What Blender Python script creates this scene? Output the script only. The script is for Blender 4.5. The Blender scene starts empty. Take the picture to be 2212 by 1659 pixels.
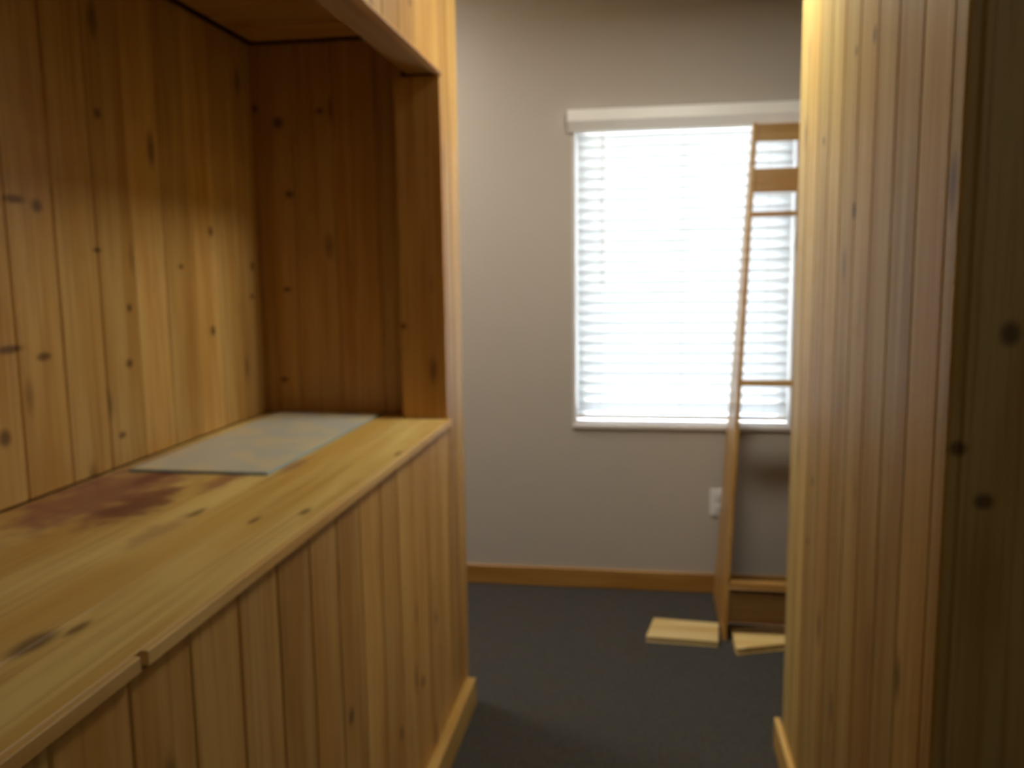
import bpy, bmesh, math, random
from mathutils import Vector, Matrix
random.seed(7)
S = bpy.context.scene
C = S.collection

# ------------------------------------------------------------------ camera
CAM_H = 1.38
F_PX = 1867.0
def cam_ray(px, py):
    return Vector(((px - 1106.0) / F_PX, -(py - 829.5) / F_PX, -1.0))
_d = cam_ray(1400, 580).normalized()            # world +Y seen by the camera
_z = -cam_ray(1296, 15030)
_z = (_z - _d * _z.dot(_d)).normalized()        # world +Z
_x = _d.cross(_z)
cam = bpy.data.cameras.new('camera')
cam_o = bpy.data.objects.new('camera', cam); C.objects.link(cam_o)
cam_o.matrix_world = Matrix.Translation((0, 0, CAM_H)) @ Matrix((_x, _d, _z)).to_4x4()
cam.sensor_width = 36.0
cam.lens = 36.0 * F_PX / 2212.0
cam.clip_start = 0.02
cam.dof.use_dof = True
cam.dof.focus_distance = 0.30
cam.dof.aperture_fstop = 15.0
S.camera = cam_o

# ------------------------------------------------------------------ world, exposure
S.view_settings.view_transform = 'Standard'
S.view_settings.look = 'None'
S.view_settings.gamma = 1.0
S.view_settings.use_curve_mapping = False
S.view_settings.exposure = 0.0
w = bpy.data.worlds.new('World'); S.world = w; w.use_nodes = True
nt = w.node_tree
sky = nt.nodes.new('ShaderNodeTexSky'); sky.sky_type = 'NISHITA'
sky.sun_disc = False; sky.sun_elevation = math.radians(48); sky.sun_rotation = math.radians(150)
sky.air_density = 1.0; sky.dust_density = 3.0
haze = nt.nodes.new('ShaderNodeMix'); haze.data_type = 'RGBA'; haze.inputs[0].default_value = 0.6
haze.inputs[7].default_value = (1.0, 0.91, 0.76, 1)
nt.links.new(sky.outputs[0], haze.inputs[6]); nt.links.new(haze.outputs[2], nt.nodes['Background'].inputs[0])
nt.nodes['Background'].inputs[1].default_value = 12.0
sun = bpy.data.lights.new('sun', 'SUN'); sun.energy = 26.0; sun.angle = math.radians(.6); sun.color = (1.0, .96, .88)
sun_o = bpy.data.objects.new('sun', sun); C.objects.link(sun_o)
sun_o.rotation_euler = Vector((.35, -.75, -.85)).to_track_quat('-Z', 'Y').to_euler()

LAMP_W = 16.5
LAMP_COL = (1.0, 0.96, 0.82)

# ------------------------------------------------------------------ material helpers
def new_mat(name):
    m = bpy.data.materials.new(name); m.use_nodes = True
    t = m.node_tree
    return m, t, t.nodes['Principled BSDF']
def N(t, kind, **kw):
    n = t.nodes.new(kind)
    for k, v in kw.items(): setattr(n, k, v)
    return n
def L(t, a, b): t.links.new(a, b)
def math_n(t, op, a, b=None, c=None):
    n = N(t, 'ShaderNodeMath', operation=op)
    for i, v in enumerate((a, b, c)):
        if v is None: continue
        if isinstance(v, (int, float)): n.inputs[i].default_value = v
        else: L(t, v, n.inputs[i])
    return n.outputs[0]
def mix_col(t, fac, a, b, blend='MIX'):
    n = N(t, 'ShaderNodeMix', data_type='RGBA', blend_type=blend)
    for sock, v in ((n.inputs[0], fac), (n.inputs[6], a), (n.inputs[7], b)):
        if isinstance(v, (int, float)): sock.default_value = v
        elif isinstance(v, tuple): sock.default_value = (*v, 1) if len(v) == 3 else v
        else: L(t, v, sock)
    return n.outputs[2]
def smooth(t, v, a, b, lo=0.0, hi=1.0):
    n = N(t, 'ShaderNodeMapRange', interpolation_type='SMOOTHSTEP')
    L(t, v, n.inputs[0])
    for i, x in enumerate((a, b, lo, hi)): n.inputs[i + 1].default_value = x
    return n.outputs[0]

PALE, MID, DEEP, KNOT = (0.62, 0.405, 0.145), (0.50, 0.270, 0.066), (0.31, 0.130, 0.026), (0.085, 0.034, 0.012)
def pine(name, knots=(), stains=(), tint=(1, 1, 1), rough=0.42, knot_amt=0.8, var=0.30, random_knots=True):
    """knotty pine, grain along the board's local Z; knots/stains: ((x,y,z),(rx,ry,rz)) in metres in the room"""
    m, t, b = new_mat(name)
    tc = N(t, 'ShaderNodeTexCoord'); oi = N(t, 'ShaderNodeObjectInfo'); geo = N(t, 'ShaderNodeNewGeometry')
    off = N(t, 'ShaderNodeVectorMath', operation='SCALE'); off.inputs[0].default_value = (13.1, 7.7, 29.3)
    L(t, oi.outputs['Random'], off.inputs[3])
    p = N(t, 'ShaderNodeVectorMath', operation='ADD'); L(t, tc.outputs['Object'], p.inputs[0]); L(t, off.outputs[0], p.inputs[1])
    def noise(scale, detail=4, sc=1.0, rough_=0.55):
        mp = N(t, 'ShaderNodeMapping'); mp.inputs['Scale'].default_value = scale; L(t, p.outputs[0], mp.inputs[0])
        n = N(t, 'ShaderNodeTexNoise'); n.inputs['Scale'].default_value = sc; n.inputs['Detail'].default_value = detail
        n.inputs['Roughness'].default_value = rough_
        L(t, mp.outputs[0], n.inputs['Vector']); return n.outputs[0]
    broad = noise((14, 14, 1.1), 3); fine = noise((95, 95, 2.2), 4); mott = noise((9, 9, 3), 3)
    col = mix_col(t, smooth(t, broad, 0.33, 0.68), PALE, MID)
    col = mix_col(t, smooth(t, fine, 0.46, 0.74, 0, 0.55), col, DEEP)
    col = mix_col(t, smooth(t, mott, 0.56, 0.80, 0, 0.40), col, DEEP)
    # board to board variation
    hv = math_n(t, 'MULTIPLY_ADD', oi.outputs['Random'], var, 1.0 - var * 0.6)
    hs = N(t, 'ShaderNodeHueSaturation'); L(t, hv, hs.inputs['Value']); L(t, col, hs.inputs['Color'])
    col = hs.outputs[0]
    kmask = None
    if random_knots:
        mp = N(t, 'ShaderNodeMapping'); mp.inputs['Scale'].default_value = (7, 7, 2.6); L(t, p.outputs[0], mp.inputs[0])
        v = N(t, 'ShaderNodeTexVoronoi'); v.inputs['Scale'].default_value = 1.0; v.inputs['Randomness'].default_value = 1.0
        L(t, mp.outputs[0], v.inputs['Vector'])
        kmask = smooth(t, v.outputs['Distance'], 0.03, 0.16, 0.75, 0)
    dn = N(t, 'ShaderNodeTexNoise'); dn.inputs['Scale'].default_value = 22; dn.inputs['Detail'].default_value = 3
    L(t, geo.outputs['Position'], dn.inputs['Vector'])
    def ell(c, r, lo, hi, amt, wob):
        s = N(t, 'ShaderNodeVectorMath', operation='SUBTRACT'); L(t, geo.outputs['Position'], s.inputs[0]); s.inputs[1].default_value = c
        q = N(t, 'ShaderNodeVectorMath', operation='DIVIDE'); L(t, s.outputs[0], q.inputs[0]); q.inputs[1].default_value = r
        ln = N(t, 'ShaderNodeVectorMath', operation='LENGTH'); L(t, q.outputs[0], ln.inputs[0])
        d = math_n(t, 'MULTIPLY_ADD', dn.outputs[0], wob, ln.outputs['Value'])
        d = math_n(t, 'SUBTRACT', d, wob * 0.5)
        return smooth(t, d, lo, hi, amt, 0)
    for c, r in knots:
        e = ell(c, r, 0.35, 1.15, knot_amt, 0.35)
        kmask = e if kmask is None else math_n(t, 'MAXIMUM', kmask, e)
    if kmask is not None: col = mix_col(t, kmask, col, KNOT)
    for c, r, sc, amt in stains:
        col = mix_col(t, ell(c, r, 0.3, 1.25, amt, 1.5), col, sc)
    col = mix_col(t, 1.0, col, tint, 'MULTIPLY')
    L(t, col, b.inputs['Base Color'])
    b.inputs['Roughness'].default_value = rough
    bp = N(t, 'ShaderNodeBump'); bp.inputs['Strength'].default_value = 0.12; bp.inputs['Distance'].default_value = 0.002
    L(t, fine, bp.inputs['Height']); L(t, bp.outputs[0], b.inputs['Normal'])
    return m
def plain(name, col, rough=0.6, noise_scale=0, bump=0.0, var=0.0, emit=None):
    m, t, b = new_mat(name)
    b.inputs['Base Color'].default_value = (*col, 1); b.inputs['Roughness'].default_value = rough
    if noise_scale:
        tc = N(t, 'ShaderNodeTexCoord'); n = N(t, 'ShaderNodeTexNoise')
        n.inputs['Scale'].default_value = noise_scale; n.inputs['Detail'].default_value = 5
        L(t, tc.outputs['Object'], n.inputs['Vector'])
        if var:
            c0 = tuple(c * (1 - var) for c in col); c1 = tuple(c * (1 + var) for c in col)
            L(t, mix_col(t, smooth(t, n.outputs[0], .3, .7), c0, c1), b.inputs['Base Color'])
        if bump:
            bp = N(t, 'ShaderNodeBump'); bp.inputs['Strength'].default_value = bump; bp.inputs['Distance'].default_value = 0.003
            L(t, n.outputs[0], bp.inputs['Height']); L(t, bp.outputs[0], b.inputs['Normal'])
    if emit:
        b.inputs['Emission Color'].default_value = (*emit[0], 1); b.inputs['Emission Strength'].default_value = emit[1]
    return m

# ------------------------------------------------------------------ mesh helpers
def bm_box(bm, lo, hi):
    lo = Vector(lo); hi = Vector(hi)
    r = bmesh.ops.create_cube(bm, size=1.0)
    bmesh.ops.scale(bm, vec=hi - lo, verts=r['verts'])
    bmesh.ops.translate(bm, vec=(lo + hi) / 2, verts=r['verts'])
    return r['verts']
def mesh_of(name, bm, mat=None, bev=0.0, seg=1):
    if bev:
        bmesh.ops.bevel(bm, geom=bm.edges[:], offset=bev, segments=seg, profile=0.5, affect='EDGES')
    me = bpy.data.meshes.new(name); bm.to_mesh(me); bm.free()
    if mat: me.materials.append(mat)
    return me
def put(name, me, parent=None, loc=(0, 0, 0), rot=None):
    o = bpy.data.objects.new(name, me); C.objects.link(o)
    o.location = loc
    if rot is not None: o.rotation_euler = rot
    if parent is not None: o.parent = parent
    return o
def boxes(name, blist, mat, parent=None, bev=0.0, seg=1):
    """one mesh whose origin sits at the base centre of its bounds"""
    lo = Vector([min(b[0][i] for b in blist) for i in range(3)]); hi = Vector([max(b[1][i] for b in blist) for i in range(3)])
    o0 = Vector(((lo.x + hi.x) / 2, (lo.y + hi.y) / 2, lo.z))
    bm = bmesh.new()
    for a, b in blist: bm_box(bm, Vector(a) - o0, Vector(b) - o0)
    base = o0 - (parent.location if parent is not None else Vector((0, 0, 0)))
    return put(name, mesh_of(name, bm, mat, bev, seg), parent, base)
def tag(o, label, cat, kind=None, group=None):
    o['label'] = label; o['category'] = cat
    if kind: o['kind'] = kind
    if group: o['group'] = group
    return o
_board_cache = {}
def board(parent, lo, hi, mat, axis, name='board', bev=0.004):
    """one plank; local Z runs along its length (world axis 'x','y' or 'z'), mesh shared between alike planks"""
    lo = Vector(lo); hi = Vector(hi); s = hi - lo; c = (lo + hi) / 2
    if axis == 'z': dims, rot = (s.x, s.y, s.z), (0, 0, 0)
    elif axis == 'y': dims, rot = (s.x, s.z, s.y), (math.pi / 2, 0, 0)
    else: dims, rot = (s.z, s.y, s.x), (0, math.pi / 2, 0)
    key = (tuple(round(d, 4) for d in dims), mat.name, bev)
    if key not in _board_cache:
        bm = bmesh.new(); bm_box(bm, [-d / 2 for d in dims], [d / 2 for d in dims])
        _board_cache[key] = mesh_of(name, bm, mat, bev)
    return put(name, _board_cache[key], parent, c - parent.location, rot)
def turned(bm, name, mat, origin, bev=.002):
    """mesh given in room coordinates about 'origin', stored so that its local Z (the grain) runs along world X"""
    bm.transform(Matrix.Rotation(-math.pi / 2, 4, 'Y'))
    return mesh_of(name, bm, mat, bev), (0, math.pi / 2, 0)

# ------------------------------------------------------------------ key measures (metres; floor z = 0, camera over the origin)
XL = -0.566       # clad face of the left wall
XLI = -0.697      # its niche side
Y_JAMB, Y_LEND = 2.390, 2.610
Z_CNT, Z_HDR, Z_SOF = 0.959, 1.920, 2.040
X_BACK, Y_NEND = -1.150, 2.470
X_HDR = -0.662    # niche side of the header
XR, Y_R0, Y_R1 = 0.386, 1.180, 2.400
Y_FAR = 3.648
ROOM_H = 2.62
Y_BACK = -1.6
TH = 0.017        # cladding thickness
BW = 0.130        # board cover width

# ------------------------------------------------------------------ materials
pine_front = pine('pine_front_cladding', tint=(.95, .90, .78), rough=.5, knots=[((XL, 1.52, .52), (.02, .018, .022)), ((XL, 2.2, .44), (.02, .012, .02)), ((XL, 2.05, .33), (.02, .02, .018)),
                                                ((XL, 2.10, 2.02), (.02, .012, .016)), ((XL, 1.85, .30), (.02, .016, .02))])
bk = [(1.456, 1.522, .035, .010), (1.516, 1.513, .02, .016), (1.411, 1.249, .045, .010), (1.50, 1.227, .025, .010), (2.18, 1.493, .016, .016),
      (2.162, 1.23, .016, .016), (1.776, 1.184, .016, .013), (1.791, 1.308, .012, .012), (2.417, 1.402, .016, .016), (1.69, 1.434, .018, .007),
      (1.725, 1.72, .016, .014), (2.406, 1.314, .02, .008), (1.731, 1.029, .018, .010), (1.38, 1.09, .018, .02), (2.02, 1.40, .014, .008)]
pine_back = pine('pine_niche_back', knots=[((X_BACK, y, z), (.02, ry, rz)) for y, z, ry, rz in bk])
ek = [(-1.073, 1.817, .02, .022), (-1.143, 1.859, .012, .016), (-.944, 1.845, .014, .012), (-1.048, 1.611, .016, .014), (-1.069, 1.332, .016, .010), (-1.09, 1.06, .016, .010)]
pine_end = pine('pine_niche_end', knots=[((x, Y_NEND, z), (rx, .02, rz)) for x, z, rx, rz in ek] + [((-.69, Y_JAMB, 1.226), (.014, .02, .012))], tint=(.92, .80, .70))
pine_right = pine('pine_right_cladding', tint=(1.0, 1.12, 1.08), rough=.55, knots=[((XR, 1.752, 1.484), (.02, .018, .022)), ((XR, 1.645, 1.777), (.02, .014, .02)), ((XR, 1.782, 1.782), (.02, .012, .014)),
                                                ((XR, 2.068, 1.657), (.02, .014, .014)), ((XR, 2.073, .878), (.02, .014, .016)), ((XR, 2.106, .721), (.02, .013, .012)),
                                                ((.400, Y_R0, 1.142), (.014, .02, .013)), ((.435, Y_R0, 1.072), (.016, .02, .014)), ((.455, Y_R0, 1.292), (.016, .02, .02))], var=0.22)
PURPLE = (0.21, 0.062, 0.050); PURPLE2 = (0.13, 0.028, 0.026)
pine_counter = pine('pine_counter_top',
    knots=[((-.70, .855, Z_CNT), (.022, .05, .03)), ((-.676, .90, Z_CNT), (.010, .03, .03)), ((-.60, 1.421, Z_CNT), (.008, .030, .03)), ((-.792, 1.39, Z_CNT), (.010, .04, .03)),
           ((-.667, 1.36, Z_CNT), (.008, .03, .03)), ((-.574, 1.915, Z_CNT), (.008, .03, .03))],
    stains=[((-1.04, 1.50, Z_CNT), (.14, .30, .1), PURPLE, .88), ((-.93, 1.42, Z_CNT), (.06, .15, .1), PURPLE2, .92), ((-1.02, 1.64, Z_CNT), (.035, .10, .1), PURPLE2, .8),
            ((-.86, 1.62, Z_CNT), (.03, .10, .1), PURPLE, .7), ((-.80, 1.28, Z_CNT), (.025, .12, .1), PURPLE, .45), ((-.765, 1.775, Z_CNT), (.02, .08, .1), PURPLE, .55),
            ((-1.125, 1.75, Z_CNT), (.02, .35, .1), PURPLE, .6)],
    rough=0.36, random_knots=False, tint=(1.22, 1.40, 1.42), var=.18)
pine_trim = pine('pine_trim', tint=(1.05, .95, .85), random_knots=False, rough=.45)
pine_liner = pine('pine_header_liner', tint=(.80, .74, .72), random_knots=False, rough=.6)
pine_edge = pine('pine_counter_edge', tint=(1.2, 1.25, 1.35), random_knots=False, rough=.5)
pine_kick = pine('pine_kick_shaded', tint=(.30, .24, .20), random_knots=False)  # rack pine with the shade on the kick rail put into its tint
pine_base = pine('pine_baseboard', tint=(.62, .50, .32), rough=.4)
pine_base_pale = pine('pine_baseboard_pale', tint=(1.1, 1.12, 1.0), rough=.4, random_knots=False)
pine_rack = pine('pine_rack', tint=(.72, .64, .52), random_knots=False)
pine_raw = pine('pine_raw_offcut', tint=(1.25, 1.48, 1.9), random_knots=False, rough=.6)
wood_dark = plain('wall_core_wood', (.10, .05, .02), .7, 30, .1, .2)
paint = plain('wall_paint_greige', (.47, .43, .385), .75, 260, .10, .02)
paint_white = plain('window_return_paint', (.66, .62, .60), .6, 200, .05, .02)
ceil_m = plain('ceiling_paint', (.70, .68, .64), .8, 180, .15, .02)
carpet, ct, cb = new_mat('carpet_charcoal')
ctc = N(ct, 'ShaderNodeTexCoord'); cn = N(ct, 'ShaderNodeTexNoise'); cn.inputs['Scale'].default_value = 240; cn.inputs['Detail'].default_value = 3
cn2 = N(ct, 'ShaderNodeTexNoise'); cn2.inputs['Scale'].default_value = 7
L(ct, ctc.outputs['Object'], cn.inputs['Vector']); L(ct, ctc.outputs['Object'], cn2.inputs['Vector'])
cc = mix_col(ct, smooth(ct, cn.outputs[0], .3, .7), (.040, .036, .031), (.082, .074, .064))
cc = mix_col(ct, smooth(ct, cn2.outputs[0], .35, .7, 0, .3), cc, (.055, .052, .048)); L(ct, cc, cb.inputs['Base Color'])
cb.inputs['Roughness'].default_value = .95; cb.inputs['Specular IOR Level'].default_value = .1
cbp = N(ct, 'ShaderNodeBump'); cbp.inputs['Strength'].default_value = .6; cbp.inputs['Distance'].default_value = .006
L(ct, cn.outputs[0], cbp.inputs['Height']); L(ct, cbp.outputs[0], cb.inputs['Normal'])
vinyl = plain('white_vinyl', (.90, .90, .89), .35)
slat_m, st, sb = new_mat('blind_slat_white')
sb.inputs['Base Color'].default_value = (.86, .86, .85, 1); sb.inputs['Roughness'].default_value = .45
tr = N(st, 'ShaderNodeBsdfTranslucent'); tr.inputs[0].default_value = (.85, .86, .86, 1)
mx = N(st, 'ShaderNodeMixShader'); mx.inputs[0].default_value = .38
L(st, sb.outputs[0], mx.inputs[1]); L(st, tr.outputs[0], mx.inputs[2]); L(st, mx.outputs[0], st.nodes['Material Output'].inputs[0])
cord_m = plain('blind_cord', (.62, .60, .54), .7)
glass_m, gt, gb = new_mat('window_glass')
gtr = N(gt, 'ShaderNodeBsdfTransparent'); gtr.inputs[0].default_value = (.95, .97, .96, 1)
ggl = N(gt, 'ShaderNodeBsdfGlossy'); ggl.inputs['Roughness'].default_value = .02
fr = N(gt, 'ShaderNodeFresnel'); fr.inputs[0].default_value = 1.45
gm = N(gt, 'ShaderNodeMixShader'); L(gt, fr.outputs[0], gm.inputs[0]); L(gt, gtr.outputs[0], gm.inputs[1]); L(gt, ggl.outputs[0], gm.inputs[2])
L(gt, gm.outputs[0], gt.nodes['Material Output'].inputs[0])
plastic = plain('outlet_plastic', (.74, .73, .74), .4)
slot_m = plain('outlet_slot', (.05, .05, .05), .6)
concrete = plain('outdoor_concrete', (.52, .50, .47), .9, 12, .1, .1)
siding = plain('exterior_siding', (.55, .52, .46), .8)

# ------------------------------------------------------------------ room shell
fl = boxes('floor', [((-3, Y_BACK, -.06), (3, Y_FAR, 0))], carpet)
tag(fl, 'charcoal carpet floor running through the passage to the window wall', 'floor', 'structure')
ce = boxes('ceiling', [((-3, Y_BACK, ROOM_H), (3, Y_FAR, ROOM_H + .08))], ceil_m)
tag(ce, 'off-white painted ceiling above the passage', 'ceiling', 'structure')
WX0, WX1, WZ0, WZ1 = -.315, .595, .725, 1.990
YF2 = Y_FAR + .17
bm_list = [((-3, Y_FAR, -.06), (WX0, YF2, ROOM_H + .08)), ((WX1, Y_FAR, -.06), (3, YF2, ROOM_H + .08)),
           ((WX0, Y_FAR, -.06), (WX1, YF2, WZ0 - .02)), ((WX0, Y_FAR, WZ1), (WX1, YF2, ROOM_H + .08))]
wf = boxes('wall_far', bm_list, paint)
tag(wf, 'greige painted wall holding the bright window', 'wall', 'structure')
tag(boxes('wall_far_left', [((-3.12, Y_LEND, -.06), (-3, YF2, ROOM_H + .08))], paint), 'greige end wall of the passage hidden behind the pine wall', 'wall', 'structure')
tag(boxes('wall_far_right', [((3, Y_BACK, -.06), (3.12, YF2, ROOM_H + .08))], paint), 'greige wall far to the right behind the pine partition', 'wall', 'structure')
tag(boxes('wall_behind', [((-3.12, Y_BACK - .12, -.06), (3.12, Y_BACK, ROOM_H + .08))], paint), 'greige wall behind the viewer', 'wall', 'structure')
tag(boxes('ground', [((-14, YF2, -.5), (14, 26, -.2))], concrete), 'pale concrete ground outside the window', 'ground', 'structure')

# ---- left wall: clad partition with the counter niche
wl = boxes('wall_left', [((XLI + TH, Y_BACK, 0), (XL - TH, Y_JAMB + .019, Z_CNT - .019)),
                         ((X_HDR, Y_BACK, Z_HDR + .019), (XL - TH, Y_JAMB + .019, ROOM_H)),
                         ((XLI + TH, Y_JAMB + .019, 0), (XL - TH, Y_LEND - TH, ROOM_H)),
                         ((-3, Y_NEND + TH, 0), (XLI + TH, Y_LEND - TH, ROOM_H))], wood_dark)
tag(wl, 'knotty pine board wall on the left around the counter niche', 'wall', 'structure')
y = Y_JAMB
while y > .35:
    y0 = y - BW
    board(wl, (XL - TH, y0, 0), (XL, y, Z_CNT - .019), pine_front, 'z')
    if y > 1.2: board(wl, (XL - TH, y0, Z_HDR + .0), (XL, y, ROOM_H), pine_front, 'z')
    y = y0
boxes('board', [((XL - TH, Y_BACK, 0), (XL - .002, y, Z_CNT - .019))], pine_front, wl)
boxes('board', [((XL - TH, Y_BACK, Z_HDR), (XL - .002, 1.22, ROOM_H))], pine_front, wl)
board(wl, (XL - TH, Y_JAMB + .0195, 0), (XL, 2.50, ROOM_H), pine_front, 'z')
board(wl, (XL - TH, 2.50, 0), (XL, Y_LEND, ROOM_H), pine_front, 'z')
board(wl, (XL - TH, Y_JAMB, 0), (XL - .0005, Y_JAMB + .019, Z_CNT - .019), pine_front, 'z', 'filler_strip', .001)
board(wl, (XL - TH, Y_JAMB, Z_HDR), (XL - .0005, Y_JAMB + .019, ROOM_H), pine_front, 'z', 'filler_strip', .001)
x = XL - TH
while x > -1.5:
    board(wl, (x - BW, Y_LEND - TH, 0), (x, Y_LEND, ROOM_H), pine_front, 'z'); x -= BW
# niche linings of the opening
board(wl, (XLI, Y_JAMB, Z_CNT), (XL - .0005, Y_JAMB + .019, Z_HDR - .009), pine_end, 'z', 'jamb_board', .002)
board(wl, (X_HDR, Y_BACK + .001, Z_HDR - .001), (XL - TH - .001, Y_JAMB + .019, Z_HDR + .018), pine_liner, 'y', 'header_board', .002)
board(wl, (XL - TH, Y_BACK + .001, Z_HDR - .008), (XL + .007, Y_JAMB + .005, Z_HDR - .001), pine_trim, 'y', 'header_edge_strip', .0015)

# ---- niche back, end and soffit
wb = boxes('wall_niche_back', [((X_BACK - .12, Y_BACK, 0), (X_BACK - TH, Y_NEND + TH, ROOM_H))], wood_dark)
tag(wb, 'knotty pine board wall at the back of the niche above the counter', 'wall', 'structure')
y = Y_NEND
while y > .55:
    board(wb, (X_BACK - TH, y - BW, Z_CNT), (X_BACK, y, Z_SOF), pine_back, 'z'); y -= BW
boxes('board', [((X_BACK - TH, Y_BACK, Z_CNT), (X_BACK - .001, y, Z_SOF))], pine_back, wb)
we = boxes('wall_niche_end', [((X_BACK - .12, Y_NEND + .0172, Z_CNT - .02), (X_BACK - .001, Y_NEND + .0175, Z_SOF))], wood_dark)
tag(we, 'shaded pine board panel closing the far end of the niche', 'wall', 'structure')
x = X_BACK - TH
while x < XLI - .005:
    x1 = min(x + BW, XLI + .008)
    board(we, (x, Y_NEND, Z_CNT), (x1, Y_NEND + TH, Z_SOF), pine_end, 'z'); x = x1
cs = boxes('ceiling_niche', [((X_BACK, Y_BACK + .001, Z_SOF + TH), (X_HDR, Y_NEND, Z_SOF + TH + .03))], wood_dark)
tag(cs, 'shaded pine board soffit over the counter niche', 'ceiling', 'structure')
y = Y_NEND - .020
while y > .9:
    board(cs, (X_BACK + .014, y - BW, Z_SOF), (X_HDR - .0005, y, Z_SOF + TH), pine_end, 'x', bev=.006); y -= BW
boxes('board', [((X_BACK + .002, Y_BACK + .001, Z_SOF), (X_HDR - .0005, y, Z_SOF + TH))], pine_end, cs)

# ---- right wall: clad stub, its passage side and the face towards the viewer
wr = boxes('wall_right', [((XR + TH, Y_R0 + TH, 0), (3, Y_R1 - TH, ROOM_H))], wood_dark)
tag(wr, 'knotty pine board partition on the right with its dark side towards the viewer', 'wall', 'structure')
board(wr, (XR, Y_R0 + .0005, 0), (XR + TH, Y_R0 + .05, ROOM_H), pine_right, 'z', 'corner_board')
y = Y_R0 + .05
while y < Y_R1 - .01:
    y1 = min(y + BW, Y_R1); board(wr, (XR, y, 0), (XR + TH, y1, ROOM_H), pine_right, 'z'); y = y1
x = XR + .0005
x += TH
board(wr, (XR + TH, Y_R0, 0), (XR + TH + .115, Y_R0 + TH, ROOM_H), pine_right, 'z'); x = XR + TH + .115
while x < 1.3:
    board(wr, (x, Y_R0, 0), (x + BW, Y_R0 + TH, ROOM_H), pine_right, 'z'); x += BW
boxes('board', [((x, Y_R0 + .001, 0), (3, Y_R0 + TH, ROOM_H))], pine_right, wr)
x = XR + TH
while x < 1.2:
    board(wr, (x, Y_R1 - TH, 0), (x + BW, Y_R1, ROOM_H), pine_right, 'z'); x += BW

# ---- baseboards
def baseboard(name, lo, hi, axis, label, h=.085):
    s = Vector(hi) - Vector(lo)
    c = (Vector(lo) + Vector(hi)) / 2
    dims = (s.z, s.y, s.x) if axis == 'x' else (s.x, s.z, s.y)
    bm = bmesh.new(); bm_box(bm, [-d / 2 for d in dims], [d / 2 for d in dims])
    o = put(name, mesh_of(name, bm, pine_base if axis == 'x' else pine_base_pale, .003), None, c, (0, math.pi / 2, 0) if axis == 'x' else (math.pi / 2, 0, 0))
    return tag(o, label, 'baseboard', 'structure')
baseboard('baseboard_far', (-3, Y_FAR - .016, 0), (3, Y_FAR, .086), 'x', 'orange pine baseboard along the foot of the window wall')
baseboard('baseboard_left', (XL, Y_BACK, 0), (XL + .032, 2.57, .09), 'y', 'pine baseboard along the foot of the left board wall')
baseboard('baseboard_right', (XR - .017, Y_R0, 0), (XR, 2.44, .09), 'y', 'pine baseboard along the foot of the right partition')

# ------------------------------------------------------------------ window
win = put('window_1', None, None, ((WX0 + WX1) / 2, Y_FAR + .13, WZ0))
tag(win, 'white framed window with bright daylight behind the blind', 'window', 'structure')
G0, G1 = Y_FAR + .115, Y_FAR + .160
fw = .045
for lo, hi in (((WX0, G0, WZ0), (WX0 + fw, G1, WZ1)), ((WX1 - fw, G0, WZ0), (WX1, G1, WZ1)),
               ((WX0 + fw, G0, WZ0), (WX1 - fw, G1, WZ0 + fw)), ((WX0 + fw, G0, WZ1 - fw), (WX1 - fw, G1, WZ1))):
    boxes('window_frame', [(lo, hi)], vinyl, win, .003)
for z0, z1 in ((WZ0 + fw, WZ1 - fw),):
    boxes('pane', [((WX0 + fw, G0 + .02, z0), (WX1 - fw, G0 + .026, z1))], glass_m, win)
boxes('window_sill', [((WX0, Y_FAR - .012, WZ0 - .020), (WX1, G0, WZ0))], paint_white, win, .004)
for xa, xb in ((WX0, WX0 + .012), (WX1 - .012, WX1)):
    boxes('window_return', [((xa, Y_FAR - .001, WZ0), (xb, G0, WZ1))], paint_white, win, .002)

# ------------------------------------------------------------------ blind
YS = Y_FAR + .055
bl = put('window_blind', None, None, ((WX0 + WX1) / 2, YS, WZ0 + .004))
tag(bl, 'white slatted venetian blind hanging closed in the window', 'blind')
BX0, BX1 = WX0 + .022, WX1 - .022
# valance with a coved underside
bm = bmesh.new()
prof = [(Y_FAR, 2.020), (Y_FAR - .046, 2.020), (Y_FAR - .050, 2.016), (Y_FAR - .050, 1.975), (Y_FAR - .046, 1.970), (Y_FAR - .030, 1.950), (Y_FAR - .022, 1.936), (Y_FAR, 1.936)]
o0 = bl.location
ra = [bm.verts.new((WX0 - .012 - o0.x, p[0] - o0.y, p[1] - o0.z)) for p in prof]
rb = [bm.verts.new((WX1 + .012 - o0.x, p[0] - o0.y, p[1] - o0.z)) for p in prof]
n = len(prof)
for i in range(n): bm.faces.new((ra[i], ra[(i + 1) % n], rb[(i + 1) % n], rb[i]))
bm.faces.new(ra[::-1]); bm.faces.new(rb)
bmesh.ops.recalc_face_normals(bm, faces=bm.faces[:])
put('valance', mesh_of('valance', bm, vinyl), bl)
boxes('head_rail', [((BX0, YS - .028, 1.935), (BX1, YS + .028, WZ1 - .001))], vinyl, bl, .003)
boxes('bottom_rail', [((BX0, YS - .025, WZ0 + .022), (BX1, YS + .025, WZ0 + .038))], vinyl, bl, .003)
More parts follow.
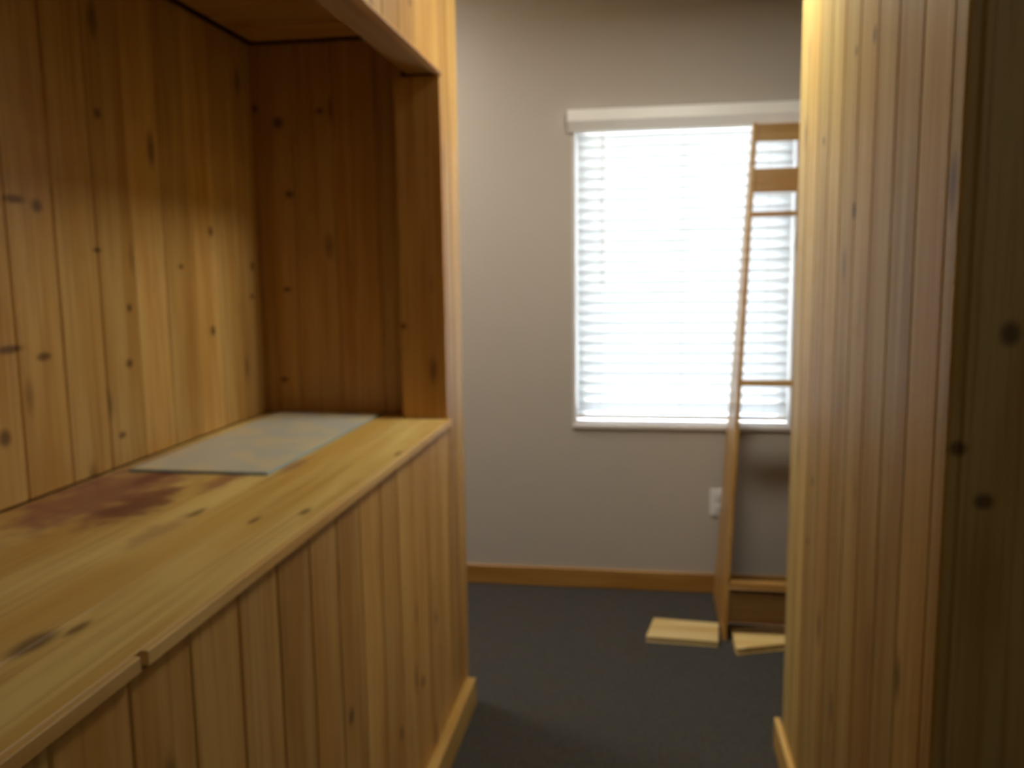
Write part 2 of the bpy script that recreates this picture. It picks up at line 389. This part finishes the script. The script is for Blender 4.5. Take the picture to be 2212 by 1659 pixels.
# slats: shallow arc section, room edge up
PITCH, SLW = .0428, .050
TILT = math.radians(62)
bm = bmesh.new(); K = 5; rows = []
for side in (0, 1):
    for i in range(K):
        u = (i / (K - 1) - .5); yy = u * SLW; zz = .0035 * (1 - 4 * u * u) + (.0012 if side else -.0012)
        ca, sa = math.cos(TILT), math.sin(TILT)
        Y_, Z_ = yy * ca + zz * sa, -yy * sa + zz * ca
        rows.append((bm.verts.new((-(BX1 - BX0) / 2, Y_, Z_)), bm.verts.new(((BX1 - BX0) / 2, Y_, Z_))))
for i in range(K - 1):
    bm.faces.new((rows[i][0], rows[i][1], rows[i + 1][1], rows[i + 1][0]))
    bm.faces.new((rows[K + i + 1][0], rows[K + i + 1][1], rows[K + i][1], rows[K + i][0]))
bm.faces.new((rows[0][0], rows[K][0], rows[K][1], rows[0][1])); bm.faces.new((rows[K - 1][1], rows[2 * K - 1][1], rows[2 * K - 1][0], rows[K - 1][0]))
bm.faces.new([rows[i][0] for i in range(K)] + [rows[K + i][0] for i in reversed(range(K))])
bm.faces.new([rows[K + i][1] for i in range(K)] + [rows[i][1] for i in reversed(range(K))])
bmesh.ops.recalc_face_normals(bm, faces=bm.faces[:])
slat_me = mesh_of('slat', bm, slat_m)
z = WZ0 + .072
while z < 1.925:
    put('slat', slat_me, bl, (0, 0, z - bl.location.z)); z += PITCH
for xc in (-.20, .14, .48):
    for dy in (-.0295, .0295):
        boxes('ladder_cord', [((xc - .001, YS + dy - .0008, WZ0 + .038), (xc + .001, YS + dy + .0008, 1.936))], cord_m, bl)
boxes('tilt_wand', [((-.190, YS - .040, 1.316), (-.183, YS - .033, 1.93))], vinyl, bl, .0025)

# ------------------------------------------------------------------ counter
ct_o = put('counter', None, None, (-.85, 1.3, 0)); ct_o.location.z = Z_CNT - .019
tag(ct_o, 'pine plank counter with purple stain in the left niche', 'counter')
Y_SPLIT = .846
ZT0 = Z_CNT - .018
xs = [(-1.148, -1.000), (-1.000, -.848), (-.848, -.698)]
for xa, xb in xs:
    board(ct_o, (xa, Y_BACK + .001, ZT0), (xb - .0002, Y_NEND - .001, Z_CNT), pine_counter, 'y', 'plank', .0002)
board(ct_o, (-.698, Y_BACK + .001, ZT0), (XL - .0005, Y_JAMB - .001, Z_CNT), pine_counter, 'y', 'plank', .0005)
for ya, yb in ((Y_BACK + .001, Y_SPLIT - .007), (Y_SPLIT + .007, Y_JAMB + .006)):
    board(ct_o, (XL + .0004, ya, ZT0), (XL + .011, yb, Z_CNT), pine_edge, 'y', 'edge_strip', .0007)

# ------------------------------------------------------------------ pale sheet on the counter
paper_m, pt, pb = new_mat('sheet_print')
ptc = N(pt, 'ShaderNodeTexCoord'); pn = N(pt, 'ShaderNodeTexNoise'); pn.inputs['Scale'].default_value = 9; pn.inputs['Detail'].default_value = 2
L(pt, ptc.outputs['Object'], pn.inputs['Vector'])
L(pt, mix_col(pt, smooth(pt, pn.outputs[0], .42, .62), (.56, .57, .50), (.68, .61, .42)), pb.inputs['Base Color']); pb.inputs['Roughness'].default_value = .35
blue_m = plain('sheet_blue_edge', (.30, .44, .52), .35)
sh = put('sheet_stack', None, None, (-.943, 2.06, Z_CNT))
tag(sh, 'pale grey patterned sheet with thin blue edge lying on the counter', 'sheet')
for nm, mt, z0, z1, g in (('backing_board', blue_m, .0004, .0044, 0), ('top_sheet', paper_m, .0046, .0066, .003)):
    bm = bmesh.new(); bm_box(bm, (-.160 + g, -.385 + g, z0), (.160 - g, .385 - g, z1))
    put(nm, mesh_of(nm, bm, mt, .0006), sh)
sh.rotation_euler.z = math.radians(-.5)

# ------------------------------------------------------------------ leaning rack
rk = put('leaning_rack', None, None, (.50, 3.19, 0))
tag(rk, 'tapered open pine rack leaning against the window behind the right partition', 'rack')
LB, LT = Vector((.282, 3.149, 0)), Vector((.400, 3.557, 1.935))      # left stile, outer front edge
RB, RT = Vector((.715, 3.149, 0)), Vector((.597, 3.557, 1.935))
SD, SW = .050, .016
def rack_quad(name, pts_lo, pts_hi, mat=pine_rack):
    bm = bmesh.new()
    a = [bm.verts.new(Vector(p) - rk.location) for p in pts_lo]; b = [bm.verts.new(Vector(p) - rk.location) for p in pts_hi]
    for i in range(4): bm.faces.new((a[i], a[(i + 1) % 4], b[(i + 1) % 4], b[i]))
    bm.faces.new(a[::-1]); bm.faces.new(b); bmesh.ops.recalc_face_normals(bm, faces=bm.faces[:])
    if name != 'side_panel':
        me, rot = turned(bm, name, mat, rk.location)
        return put(name, me, rk, (0, 0, 0), rot)
    return put(name, mesh_of(name, bm, mat, .002), rk)
def ring(p, sx):
    return [p, p + Vector((sx, 0, 0)), p + Vector((sx, SD, 0)), p + Vector((0, SD, 0))]
def side(p, sx): return [p, p + Vector((sx, 0, 0)), Vector((p.x + sx, 3.604 + .006 * p.z, p.z)), Vector((p.x, 3.604 + .006 * p.z, p.z))]
rack_quad('side_panel', side(LB, SW), side(LT, SW)); rack_quad('side_panel', side(RB, -SW), side(RT, -SW))
def rail(name, z0, z1, front, depth, mat=None):
    mat = mat or pine_rack
    t0, t1 = z0 / LT.z, z1 / LT.z
    def q(t):
        l = LB.lerp(LT, t) + Vector((SW, front, 0)); r = RB.lerp(RT, t) + Vector((-SW, front, 0))
        return [l, r, r + Vector((0, depth, 0)), l + Vector((0, depth, 0))]
    return rack_quad(name, q(t0), q(t1), mat)
rail('top_rail', 1.862, 1.930, .004, .020)
rail('rail', 1.664, 1.758, .004, .020)
rail('shelf', 1.572, 1.592, .000, SD)
rail('shelf', .932, .952, .000, SD)
rail('shelf', .190, .208, -.004, SD)
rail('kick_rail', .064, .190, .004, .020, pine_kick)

# ------------------------------------------------------------------ offcuts on the carpet
def offcut(corners, h, label):
    cx = sum(c[0] for c in corners) / 4; cy = sum(c[1] for c in corners) / 4
    bm = bmesh.new()
    a = [bm.verts.new((c[0] - cx, c[1] - cy, 0.0005)) for c in corners]; b = [bm.verts.new((c[0] - cx, c[1] - cy, h)) for c in corners]
    for i in range(4): bm.faces.new((a[i], a[(i + 1) % 4], b[(i + 1) % 4], b[i]))
    bm.faces.new(a[::-1]); bm.faces.new(b); bmesh.ops.recalc_face_normals(bm, faces=bm.faces[:])
    me, rot = turned(bm, 'pine_offcut', pine_raw, None)
    return tag(put('pine_offcut', me, None, (cx, cy, 0), rot), label, 'board', group='boards lying at the foot of the rack')
offcut([(.004, 3.110), (.262, 3.096), (.276, 3.268), (.034, 3.288)], .020, 'pale pine board flat on the carpet left of the rack foot')
offcut([(.326, 3.038), (.640, 3.150), (.640, 3.30), (.322, 3.225)], .024, 'pale pine board on the carpet under the rack, beside the right partition')

# ------------------------------------------------------------------ wall outlet
ol = put('wall_outlet', None, None, (.300, Y_FAR, .396))
tag(ol, 'white electrical outlet low on the window wall beside the rack', 'outlet')
boxes('plate', [((.265, Y_FAR - .006, .338), (.335, Y_FAR, .454))], plastic, ol, .002)
for zc in (.372, .420):
    s = boxes('socket', [((.283, Y_FAR - .009, zc - .016), (.317, Y_FAR - .006, zc + .016))], plastic, ol, .001)
    for xo in (-.006, .006):
        bm = bmesh.new(); bm_box(bm, (xo - .001, -.0022, .010), (xo + .001, -.0012, .020)); put('slot', mesh_of('slot', bm, slot_m), s)

# ------------------------------------------------------------------ ceiling light over the passage
def ceiling_light(x, y, watts, label, size=.42, drop=0.0, col=LAMP_COL):
    c = put('ceiling_light', None, None, (x, y, ROOM_H)); tag(c, label, 'ceiling light')
    if drop:
        bm = bmesh.new(); bmesh.ops.create_cone(bm, cap_ends=True, segments=20, radius1=.012, radius2=.012, depth=drop)
        put('stem', mesh_of('stem', bm, vinyl), c, (0, 0, -drop / 2))
        bm = bmesh.new(); bmesh.ops.create_cone(bm, cap_ends=True, segments=28, radius1=.055, radius2=.06, depth=.02)
        put('canopy', mesh_of('canopy', bm, vinyl, .003), c, (0, 0, -.0102))
    bm = bmesh.new(); bmesh.ops.create_cone(bm, cap_ends=True, segments=40, radius1=size / 2, radius2=size / 2, depth=.03)
    put('housing', mesh_of('housing', bm, vinyl, .003), c, (0, 0, -drop - .0152))
    bm = bmesh.new(); bmesh.ops.create_cone(bm, cap_ends=True, segments=40, radius1=size * .46, radius2=size * .40, depth=.012)
    bmesh.ops.rotate(bm, verts=bm.verts[:], cent=(0, 0, 0), matrix=Matrix.Rotation(math.pi, 3, 'X'))
    put('diffuser', mesh_of('diffuser', bm, plain('lamp_diffuser', (.9, .88, .8), .4, emit=(col, 4.0)), .003), c, (0, 0, -drop - .037))
    l = bpy.data.lights.new('lamp', 'AREA'); l.shape = 'DISK'; l.size = size * .85; l.energy = watts; l.color = col
    lo = bpy.data.objects.new('lamp', l); C.objects.link(lo); lo.parent = c; lo.location = (0, 0, -drop - .046)
ceiling_light(.13, 2.42, LAMP_W, 'round ceiling light on a short stem between the two pine walls', drop=.17)
ceiling_light(-1.5, 3.1, 20, 'round flush ceiling light in the cross passage by the window wall', col=(1.0, .97, .90))
ceiling_light(1.2, -.7, 3.2, 'added dim fill light behind the viewer, shaped as a round ceiling light')  # unseen fill, added to lift the viewer-facing side of the right partition
